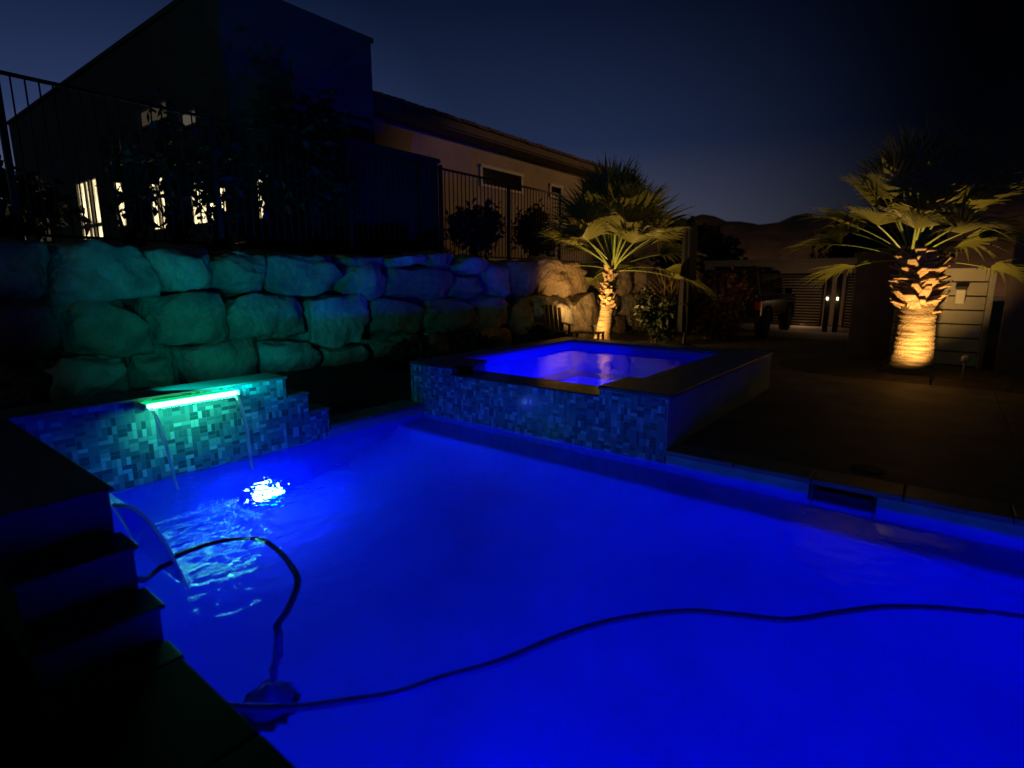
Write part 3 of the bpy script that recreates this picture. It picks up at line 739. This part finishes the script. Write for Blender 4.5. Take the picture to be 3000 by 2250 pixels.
# spot fixtures
def fixture(label, loc, aim, seed):
    t = thing('garden_spotlight', label, 'spotlight', loc, 'garden spotlights under the palms')
    L0 = Vector(loc); d = (Vector(aim)-L0).normalized(); a = L0+Vector((0,0,.13))
    mb = MB(); mb.tube([L0+Vector((0,0,-.06)), a], .012, 8); mb.build('stake', M['iron'], t)
    mb = MB(); mb.tube([a-d*.05, a-d*.04, a+d*.05, a+d*.07], [.018,.034,.04,.044], 14); mb.build('head', M['grey'], t, smooth=False)
    return a+d*.09
fa = fixture('small spotlight at the foot of the stout palm', (-.02,10.62,-.02), (-.5,11.7,1.7), 1)
fb = fixture('small spotlight on the ground before the leaning palm', (-7.0,11.72,-.02), (-7.1,12.9,1.4), 2)
t = thing('path_light', 'pale bollard path light right of the stout palm', 'path light', (.38,11.35,0))
mb = MB(); mb.tube([(.38,11.35,-.06),(.38,11.35,.30)], .02, 10); mb.build('stem', M['grey'], t)
mb = MB(); mb.lathe((.38,11.35,.30), [(.02,0),(.05,.01),(.055,.07),(.03,.10),(.002,.11)], 18); mb.build('cap', M['pale'], t, smooth=True)

# ------------------------------------------------------------------ furled umbrella
t = thing('patio_umbrella', 'tall dark navy patio umbrella furled upright between the palms', 'umbrella', (-4.83,13.0,0))
mb = MB(); mb.lathe((-4.83,13,-.05), [(.28,0),(.28,.05),(.24,.09),(.05,.12),(.04,.3)], 28); mb.build('base', M['iron'], t)
mb = MB(); mb.tube([(-4.83,13,0),(-4.83,13,2.9)], .022, 12); mb.build('pole', M['iron'], t)
prof = [(.03,.34),(.15,.36),(.175,.6),(.165,1.2),(.16,1.8),(.158,2.4),(.15,2.7),(.13,2.84),(.09,2.93),(.03,2.97)]
mb = MB(); mb.lathe((-4.83,13,0), prof, 64, fn=lambda a, z: 1+.10*math.cos(8*a+z*1.3)*(1 if z < 2.8 else .4)); mb.build('canopy', M['canvas'], t, smooth=True)
mb = MB(); mb.lathe((-4.83,13,1.0), [(.172,0),(.178,.02),(.172,.05)], 40); mb.build('tie_strap', M['canvas'], t)

# ------------------------------------------------------------------ chair and footstool by the boulders
def rot(a): return Matrix.Rotation(a, 3, 'Z')
t = thing('garden_chair', 'brown wooden garden chair with rounded high back against the boulders', 'chair', (-7.45,11.25,0), world=False)
t.rotation_euler = (0,0,R(48))
mb = MB()                                      # faces -y in its own space
for i in range(5): mb.box(-.27,.27,-.33+.125*i,-.22+.125*i,.30+.02*(4-i)-.03,.33+.02*(4-i)-.03)
mb.build('seat', M['wood'], t, bevel=.006)
mb = MB()
for i in range(6):
    x = -.25+.1*i; top = .98-.55*x*x*2.2
    A = Vector((x,.26,.30)); Bp = Vector((x*1.18,.52,top)); d = (Bp-A)
    mb.obox(A+d*.5, (.088,.02,d.length), Matrix.Rotation(-math.atan2(d.y,d.z),3,'X'))
mb.build('backrest', M['wood'], t, bevel=.008)
for sx in (-1, 1):
    mb = MB(); mb.box(sx*.33-.06,sx*.33+.06,-.40,.38,.52,.545); mb.build('armrest', M['wood'], t, bevel=.01)
    mb = MB(); mb.box(sx*.31-.02,sx*.31+.02,-.36,-.27,-.05,.519); mb.build('leg', M['wood'], t)
    mb = MB(); mb.prism([(sx*.29-.018,.30),(sx*.29+.018,.30),(sx*.29+.018,.20),(sx*.29-.018,.20)], -.27, .30); mb.build('seat_rail', M['wood'], t)
    mb = MB(); mb.box(sx*.31-.02,sx*.31+.02,.26,.34,-.05,.52); mb.build('leg', M['wood'], t)
t = thing('footstool', 'low dark slatted footstool beside the rounded chair', 'footstool', (-6.55,11.35,0), world=False)
t.rotation_euler = (0,0,R(12))
mb = MB()
for i in range(5): mb.box(-.36,.36,-.22+.09*i,-.145+.09*i,.36,.385)
mb.build('seat', M['wood'], t, bevel=.006)
for sx in (-1,1):
    for sy in (-1,1):
        mb = MB(); mb.box(sx*.32-.025,sx*.32+.025,sy*.19-.025,sy*.19+.025,-.05,.359); mb.build('leg', M['wood'], t)

# ------------------------------------------------------------------ block wall, post and fixtures at the right
t = thing('plank_wall', 'grey wall of wide horizontal boards behind the stout palm', 'wall', (.2,13.2,0))
mb = MB(); k = 7
for i in range(k): mb.box(-.75,.60,13.2,13.26,.02+i*.258,.02+(i+1)*.258-.022)
mb.build('board_panel', M['stucco2'], t, bevel=.008)
mb = MB(); mb.box(-.75,.60,13.27,13.33,-.1,1.80); mb.build('backing', M['iron'], t)
mb = MB(); mb.box(.605,.70,13.16,13.34,-.1,1.86); mb.build('post', M['grey'], t, bevel=.01)
t = thing('wall_light', 'unlit pale box light with dark hood on the plank wall', 'wall light', (.26,13.17,1.3))
mb = MB(); mb.box(.16,.30,13.09,13.198,1.16,1.42); mb.build('housing', M['pale'], t, bevel=.015)
mb = MB(); mb.box(.14,.32,13.05,13.197,1.425,1.48); mb.build('hood', M['iron'], t, bevel=.01)
t = thing('hose_bracket', 'thin slanting metal bracket on the boards left of the box light', 'bracket', (.0,13.17,1.3))
mb = MB(); mb.tube([(-.28,13.16,1.50),(-.16,13.12,1.36),(-.05,13.12,1.22),(.02,13.13,1.20),(.06,13.16,1.38)], .014, 8); mb.build('arm', M['pale'], t, smooth=True)
mb = MB(); mb.box(-.31,-.25,13.15,13.198,1.46,1.56); mb.build('mounting_plate', M['grey'], t)
t = thing('masonry_pier', 'tall dark masonry pier left of the stout palm', 'pier', (-1.1,13.7,0))
mb = MB(); mb.box(-1.50,-.77,13.45,14.2,-.1,2.05); mb.build('shaft', M['fascia'], t, bevel=.015)
mb = MB(); mb.box(-1.55,-.72,13.40,14.25,2.051,2.14); mb.build('cap', M['fascia'], t, bevel=.015)
t = thing('boundary_wall', 'dark plain boundary wall at the right edge', 'wall', (2.6,12.8,0))
mb = MB(); mb.box(.82,6.5,12.4,12.62,-.1,2.3); mb.build('wall', M['fascia'], t, bevel=.01)
mb = MB(); mb.box(.78,6.5,12.36,12.66,2.301,2.37); mb.build('cap', M['fascia'], t, bevel=.01)

# ------------------------------------------------------------------ gate, driveway, vehicle, far wall
o = sheet('driveway', [-9,-6.5,-4,-1.6], [17.2,18.4,19.6,21,22.4], -.045, M['concrete']); struct(o, 'pale driveway under the gate', 'driveway')
t = thing('slatted_gate', 'black driveway gate of narrow horizontal slats', 'gate', (-3.4,20,0))
mb = MB(); mb.box(-5.9,-3.02,19.97,20.03,1.72,1.79); mb.box(-5.9,-3.02,19.97,20.03,.12,.17); mb.box(-3.07,-3.02,19.97,20.03,.171,1.719); mb.box(-5.9,-5.85,19.97,20.03,.171,1.719); mb.build('frame', M['iron'], t)
mb = MB()
for i in range(17): mb.box(-5.849,-3.071,19.985,20.015,.20+i*.09,.20+i*.09+.058)
mb.build('slat_panel', M['iron'], t)
mb = MB(); mb.box(-2.40,-1.55,19.97,20.03,1.72,1.79); mb.box(-2.40,-1.55,19.97,20.03,.12,.17); mb.box(-2.45,-2.40,19.97,20.03,.12,1.79); mb.build('side_frame', M['iron'], t)
mb = MB()
for i in range(17): mb.box(-2.40,-1.55,19.985,20.015,.20+i*.09,.20+i*.09+.058)
mb.build('side_slat_panel', M['iron'], t)
gp = thing('gate_post', 'left of the two black gate posts with small lamps', 'gate post', (-2.90,20,0), 'gate posts', world=False)
mb = MB(); mb.box(-.07,.07,-.07,.07,-.1,1.75); mb.build('post', M['iron'], gp, bevel=.008)
mb = MB(); mb.box(-.08,.08,-.08,.08,1.751,1.78); mb.build('cap', M['iron'], gp)
ln = MB(); ln.box(-.03,.03,-.13,-.071,1.05,1.09); lo = ln.build('lamp_bracket', M['grey'], gp)
ln = MB(); ln.lathe((0,-.105,.96), [(.01,0),(.024,.02),(.030,.05),(.022,.08),(.01,.09)], 14); g = ln.build('lamp_globe', M['globe'], None, smooth=True); g.parent = lo
dup(gp, (-2.62,20,0), 'right of the two black gate posts with small lamps')
t = thing('far_wall', 'tan stucco building wall beyond the slatted gate', 'wall', (-3,23.4,0))
mb = MB(); mb.box(-8,-.2,23.4,23.7,-.1,2.25); mb.build('wall', M['stucco'], t)
mb = MB(); mb.box(-8.05,-.15,23.34,23.76,2.251,2.36); mb.build('cap', M['stucco2'], t)
# vehicle seen from behind
t = thing('parked_car', 'tall black off-road car parked before the slatted gate', 'car', (-4.75,17.9,0), world=False)
def cb(name, x0,x1,y0,y1,z0,z1, mat, bev=.02, parent=t): 
    mb = MB(); mb.box(x0,x1,y0,y1,z0,z1); return mb.build(name, mat, parent, bevel=bev)
body = MB(); body.prism([(-.84,.52),(.84,.52),(.92,.62),(.92,1.02),(.88,1.14),(-.88,1.14),(-.92,1.02),(-.92,.62)], -2.0, 2.2); body.build('body', M['black'], t, bevel=.04)
cab = MB(); cab.prism([(-.86,1.141),(.86,1.141),(.74,1.80),(.66,1.88),(-.66,1.88),(-.74,1.80)], -1.95, .65); cab.build('cabin', M['black'], t, bevel=.04)
rw = MB(); rw.prism([(-.62,1.24),(.62,1.24),(.56,1.68),(-.56,1.68)], -1.965, -1.945); rw.build('rear_window', M['glass'], t, bevel=.01)
for sx in (-1,1):
    sw = MB(); n = Vector((sx*.985,0,.18)); 
    for a, b in ((-1.75,-.75),(-.65,.40)):
        P = [(sx*.845,a,1.25),(sx*.845,b,1.25),(sx*.768,b,1.68),(sx*.768,a,1.68)]
        sw.face([(x+sx*.012,y,z) for x,y,z in (P if sx>0 else P[::-1])])
    sw.build('side_window', M['glass'], t)
    cb('tail_light', sx*.80-.07, sx*.80+.07, -2.03, -1.99, .78, 1.02, M['redlamp'], .01)
    for y in (-1.35, 1.45):
        ty = MB(); ty.lathe((sx*.80-.125,y,.39), [(.20,0),(.36,.0),(.395,.03),(.395,.22),(.36,.25),(.20,.25)], 32, axis='x'); tyre = ty.build('wheel', M['rubber'], t, smooth=False)
        rm = MB(); rm.lathe((sx*.80-.10+(.10 if sx>0 else -.0),y,.39), [(.195,0),(.195,.10),(.06,.105),(.02,.12)] , 20, axis='x'); rim = rm.build('rim', M['chrome'], None); rim.parent = tyre
        ar = MB(); 
        for q in range(9):
            a0 = math.pi*q/9; a1 = math.pi*(q+1)/9
            ar.face([(sx*.90,y+.46*math.cos(a0),.42+.46*math.sin(a0)),(sx*.90,y+.46*math.cos(a1),.42+.46*math.sin(a1)),(sx*.96,y+.47*math.cos(a1),.43+.46*math.sin(a1)),(sx*.96,y+.47*math.cos(a0),.43+.46*math.sin(a0))])
        ar.build('wheel_arch', M['rubber'], t)
cb('rear_bumper', -.88,.88,-2.14,-2.005,.46,.64, M['rubber'], .03)
sp = MB(); sp.lathe((.05,-2.30,.98), [(.2,0),(.33,0),(.37,.03),(.37,.21),(.33,.24),(.2,.24)], 32, axis='y'); spw = sp.build('spare_wheel', M['rubber'], t)
rm = MB(); rm.lathe((.05,-2.29,.98), [(.02,-.02),(.08,-.015),(.19,.0),(.195,.05)], 20, axis='y'); rr_ = rm.build('rim', M['chrome'], None); rr_.parent = spw
cb('number_plate', -.72,-.42,-2.155,-2.141,.50,.60, M['pale'], .004)
cb('roof_rack', -.60,.60,-1.7,.4,1.93,1.955, M['iron'], .01)
for sx in (-1,1): cb('rack_foot', sx*.55-.02,sx*.55+.02,-1.5,.2,1.875,1.929, M['iron'], 0)
for sx in (-1,1):
    mb = MB(); mb.box(sx*1.0-.09,sx*1.0+.09,.55,.66,1.18,1.36); mb.build('wing_mirror', M['black'], t, bevel=.03)

# ------------------------------------------------------------------ pool hose and cleaner
def smooth_path(p, n=8):
    p = [Vector(q) for q in p]; out = []
    for i in range(len(p)-1):
        a, b, c, d = p[max(i-1,0)], p[i], p[i+1], p[min(i+2,len(p)-1)]
        for k in range(n):
            u = k/n; out.append(.5*((2*b)+(c-a)*u+(2*a-5*b+4*c-d)*u*u+(3*b-a-3*c+d)*u**3))
    return out+[p[-1]]
HZ = W-.024
hp = [(-2.2,.815,HZ),(-2.12,.87,HZ),(-2.02,.94,HZ),(-1.91,1.03,HZ),(-1.79,1.16,HZ),(-1.65,1.33,HZ),(-1.57,1.5,HZ),(-1.43,1.75,HZ),(-1.32,2.04,HZ),(-1.2,2.29,HZ),(-1.04,2.51,HZ),(-.86,2.69,HZ-.005),(-.66,2.81,HZ-.015),(-.45,2.93,HZ-.02),(-.27,3.15,HZ-.03),(-.08,3.38,HZ-.05),(.12,3.57,HZ-.09),(.30,3.74,HZ-.17),(.50,3.95,HZ-.30),(.75,4.14,HZ-.46),(1.05,4.22,HZ-.64),(1.4,4.1,HZ-.85)]
def hose(pts, r, nm, label):
    P = smooth_path(pts, 24); mb = MB()
    mb.tube(P, [r*(1+.07*(i%2)) for i in range(len(P))], 10); return tag(mb.build(nm, M['hose'], smooth=True), label, 'hose')
hose(hp, .021, 'pool_hose', 'long dark hose floating in an S curve across the pool')
lp = [(-3.3,.81,.02),(-3.38,.92,-.03),(-3.5,1.03,HZ+.02),(-3.58,1.13,HZ+.02),(-3.65,1.24,HZ+.02),(-3.67,1.37,HZ+.015),(-3.64,1.52,HZ+.015),(-3.57,1.64,HZ),(-3.46,1.70,HZ),(-3.24,1.69,HZ),(-3.01,1.64,HZ),(-2.81,1.57,HZ),(-2.67,1.46,HZ),(-2.56,1.35,HZ),(-2.5,1.27,HZ),(-2.44,1.24,HZ-.03),(-2.42,1.22,HZ-.12),(-2.46,1.23,-.40),(-2.47,1.2,-.62)]
hose(lp, .0195, 'cleaner_hose', 'looped hose from the left wall to the pool cleaner')
t = thing('pool_cleaner', 'dark pool cleaner hanging under water at the end of the looped hose', 'pool cleaner', (-2.47,1.18,-.75))
mb = MB(); mb.lathe((-2.47,1.18,-.78), [(.05,-.06),(.10,-.05),(.12,0),(.09,.05),(.04,.08),(.02,.14)], 24); mb.build('body', M['hose'], t, smooth=True)
mb = MB(); mb.lathe((-2.47,1.18,-.85), [(.13,0),(.145,.008),(.13,.016)], 28, fn=lambda a,z: 1+.12*math.cos(12*a)); mb.build('skirt', M['rubber'], t)
mb = MB(); mb.box(-2.60,-2.575,1.10,1.26,-.85,-.76); mb.build('fin', M['hose'], t, bevel=.01)

# ------------------------------------------------------------------ hills
mb = MB(); NA, NR = 90, 10
def hz(a, k):
    u = k/NR; r_ = 70+170*u
    az = R(155-100*a); x, y = r_*math.cos(az)*1.0, r_*math.sin(az)
    h = (19+6*noise.noise(Vector((a*5,.3,1)))+5*noise.noise(Vector((a*14,u*4,3)))+2.2*noise.noise(Vector((a*45,u*12,7))))*math.sin(min(1,u*1.5)*math.pi/2)
    return (x, y, -1+max(0,h)*1.0)
for i in range(NA):
    for k in range(NR):
        mb.face([hz(i/NA,k), hz((i+1)/NA,k), hz((i+1)/NA,k+1), hz(i/NA,k+1)])
struct(mb.build('hills', M['hill']), 'low brown desert hills on the skyline', 'hills')

# ------------------------------------------------------------------ sky and lights
w = bpy.data.worlds.new('World'); sc.world = w; w.use_nodes = True
N, L = w.node_tree.nodes, w.node_tree.links
bg = N['Background']
tc = N.new('ShaderNodeTexCoord'); sp = N.new('ShaderNodeSeparateXYZ'); L.new(tc.outputs['Generated'], sp.inputs[0])
rp = N.new('ShaderNodeValToRGB')
els = [(0,(.062,.064,.088)),(.09,(.040,.044,.070)),(.22,(.0095,.0165,.046)),(.40,(.0026,.0056,.020)),(.75,(.0008,.0018,.007))]
while len(rp.color_ramp.elements) < len(els): rp.color_ramp.elements.new(.5)
for e, (p, c) in zip(rp.color_ramp.elements, els): e.position = p; e.color = (*c,1)
L.new(sp.outputs['Z'], rp.inputs['Fac'])
dt = N.new('ShaderNodeVectorMath'); dt.operation = 'DOT_PRODUCT'; L.new(tc.outputs['Generated'], dt.inputs[0]); dt.inputs[1].default_value = (-.92,.39,0)   # afterglow side; dimming away from it stands in for lens falloff
mr = N.new('ShaderNodeMapRange'); mr.interpolation_type = 'SMOOTHSTEP'
mr.inputs['From Min'].default_value = .37; mr.inputs['From Max'].default_value = .84; mr.inputs['To Min'].default_value = .03; mr.inputs['To Max'].default_value = 1.4
L.new(dt.outputs['Value'], mr.inputs['Value'])
m3 = N.new('ShaderNodeMapRange'); m3.inputs['From Min'].default_value = .88; m3.inputs['From Max'].default_value = .99; m3.inputs['To Min'].default_value = 1; m3.inputs['To Max'].default_value = 1.9
L.new(dt.outputs['Value'], m3.inputs['Value'])
vm = N.new('ShaderNodeVectorMath'); vm.operation = 'SCALE'; L.new(rp.outputs['Color'], vm.inputs[0]); L.new(mth(N, L, 'MULTIPLY', mr.outputs[0], m3.outputs[0]), vm.inputs['Scale'])
sky = N.new('ShaderNodeTexSky'); sky.sky_type = 'NISHITA'; sky.sun_disc = False; sky.sun_elevation = R(-7); sky.sun_rotation = R(-67)
v2 = N.new('ShaderNodeVectorMath'); v2.operation = 'SCALE'; L.new(sky.outputs[0], v2.inputs[0]); v2.inputs['Scale'].default_value = .02
ad = N.new('ShaderNodeVectorMath'); ad.operation = 'ADD'; L.new(vm.outputs[0], ad.inputs[0]); L.new(v2.outputs[0], ad.inputs[1])
L.new(ad.outputs[0], bg.inputs['Color']); bg.inputs['Strength'].default_value = 1

def light(name, typ, loc, col, power, aim=None, **kw):
    d = bpy.data.lights.new(name, typ); d.color = col; d.energy = power
    for k, v in kw.items(): setattr(d, k, v)
    o = bpy.data.objects.new(name, d); COL.objects.link(o); o.location = loc
    if aim is not None: o.rotation_euler = (Vector(aim)-Vector(loc)).to_track_quat('-Z','Y').to_euler()
    return o
BLUE = (.0,.0025,1)
light('fill_sun','SUN',(0,0,30),(.62,1,.98),.022,(-2.5,9.5,26.4),angle=R(.5))  # added teal fill from behind the camera, not moonlight
light('pool_lamp_glow','POINT',(-5.10,2.62,-1.12),(.0,.014,1),48,shadow_soft_size=.08)
light('pool_lamp_left','POINT',(-.75,.93,-.38),BLUE,95,shadow_soft_size=.1)
light('pool_lamp_near','POINT',(2.3,.93,-.38),BLUE,165,shadow_soft_size=.1)
light('pool_lamp_right','POINT',(5.0,2.8,-.5),BLUE,70,shadow_soft_size=.1)
light('spa_lamp','SPOT',(-2.56,6.9,.10),(.003,.006,1),440,(-6.5,7.3,.62),spot_size=R(88),spot_blend=.9,shadow_soft_size=.08)
WARM = (1,.55,.15)
o = light('led_strip_glow','AREA',(-5.15,2.08,.69),(.0,1,.92),6.5,(-6.16,3.0,.92),shape='RECTANGLE',size=.7,size_y=.04,spread=R(100))
light('palm_uplight_right','SPOT',tuple(fa),WARM,300,(-.58,11.7,1.42),spot_size=R(103),spot_blend=.75,shadow_soft_size=.03)
light('palm_uplight_left','SPOT',tuple(fb),WARM,380,(-6.6,12.9,1.6),spot_size=R(158),spot_blend=1,shadow_soft_size=.03)
light('neighbour_floodlight','SPOT',(6,31,7.5),(1,.56,.25),2700,(-11.7,16.0,3.8),spot_size=R(23),spot_blend=.5,shadow_soft_size=.3)
light('hill_fill','SPOT',(-4,42,7),(1,.6,.34),20000,(-26,130,8),spot_size=R(95),spot_blend=.6,shadow_soft_size=.3)  # added unseen spot brightening the hills, stands in for town glow
light('gate_lamp_light','POINT',(-2.76,19.75,1.0),(1,.62,.30),1.8,shadow_soft_size=.05)
light('driveway_lamp','POINT',(-3.9,21.9,.55),(1,.55,.28),9,shadow_soft_size=.1)

# ------------------------------------------------------------------ camera
cd = bpy.data.cameras.new('camera'); cam = bpy.data.objects.new('camera', cd); COL.objects.link(cam); sc.camera = cam
cd.sensor_width = 36; cd.lens = 36*1190/2212; cd.clip_end = 2000; cd.clip_start = .05
cam.location = (0,0,H); cam.rotation_euler = (math.pi/2-math.atan(226/1190), 0, R(37.8))
cd.dof.use_dof = True; cd.dof.focus_distance = 6.3; cd.dof.aperture_fstop = 1.0

sc.view_settings.view_transform = 'Standard'; sc.view_settings.look = 'None'; sc.view_settings.gamma = 1; sc.view_settings.exposure = 0
sc.cycles.use_denoising = True
sc.cycles.max_bounces = 10; sc.cycles.diffuse_bounces = 5; sc.cycles.glossy_bounces = 5; sc.cycles.transmission_bounces = 8; sc.cycles.transparent_max_bounces = 10
sc.cycles.caustics_refractive = True; sc.cycles.caustics_reflective = True; sc.cycles.sample_clamp_indirect = 3; sc.cycles.blur_glossy = .5
for o in bpy.data.objects:
    if '_w' in o.keys(): del o['_w']
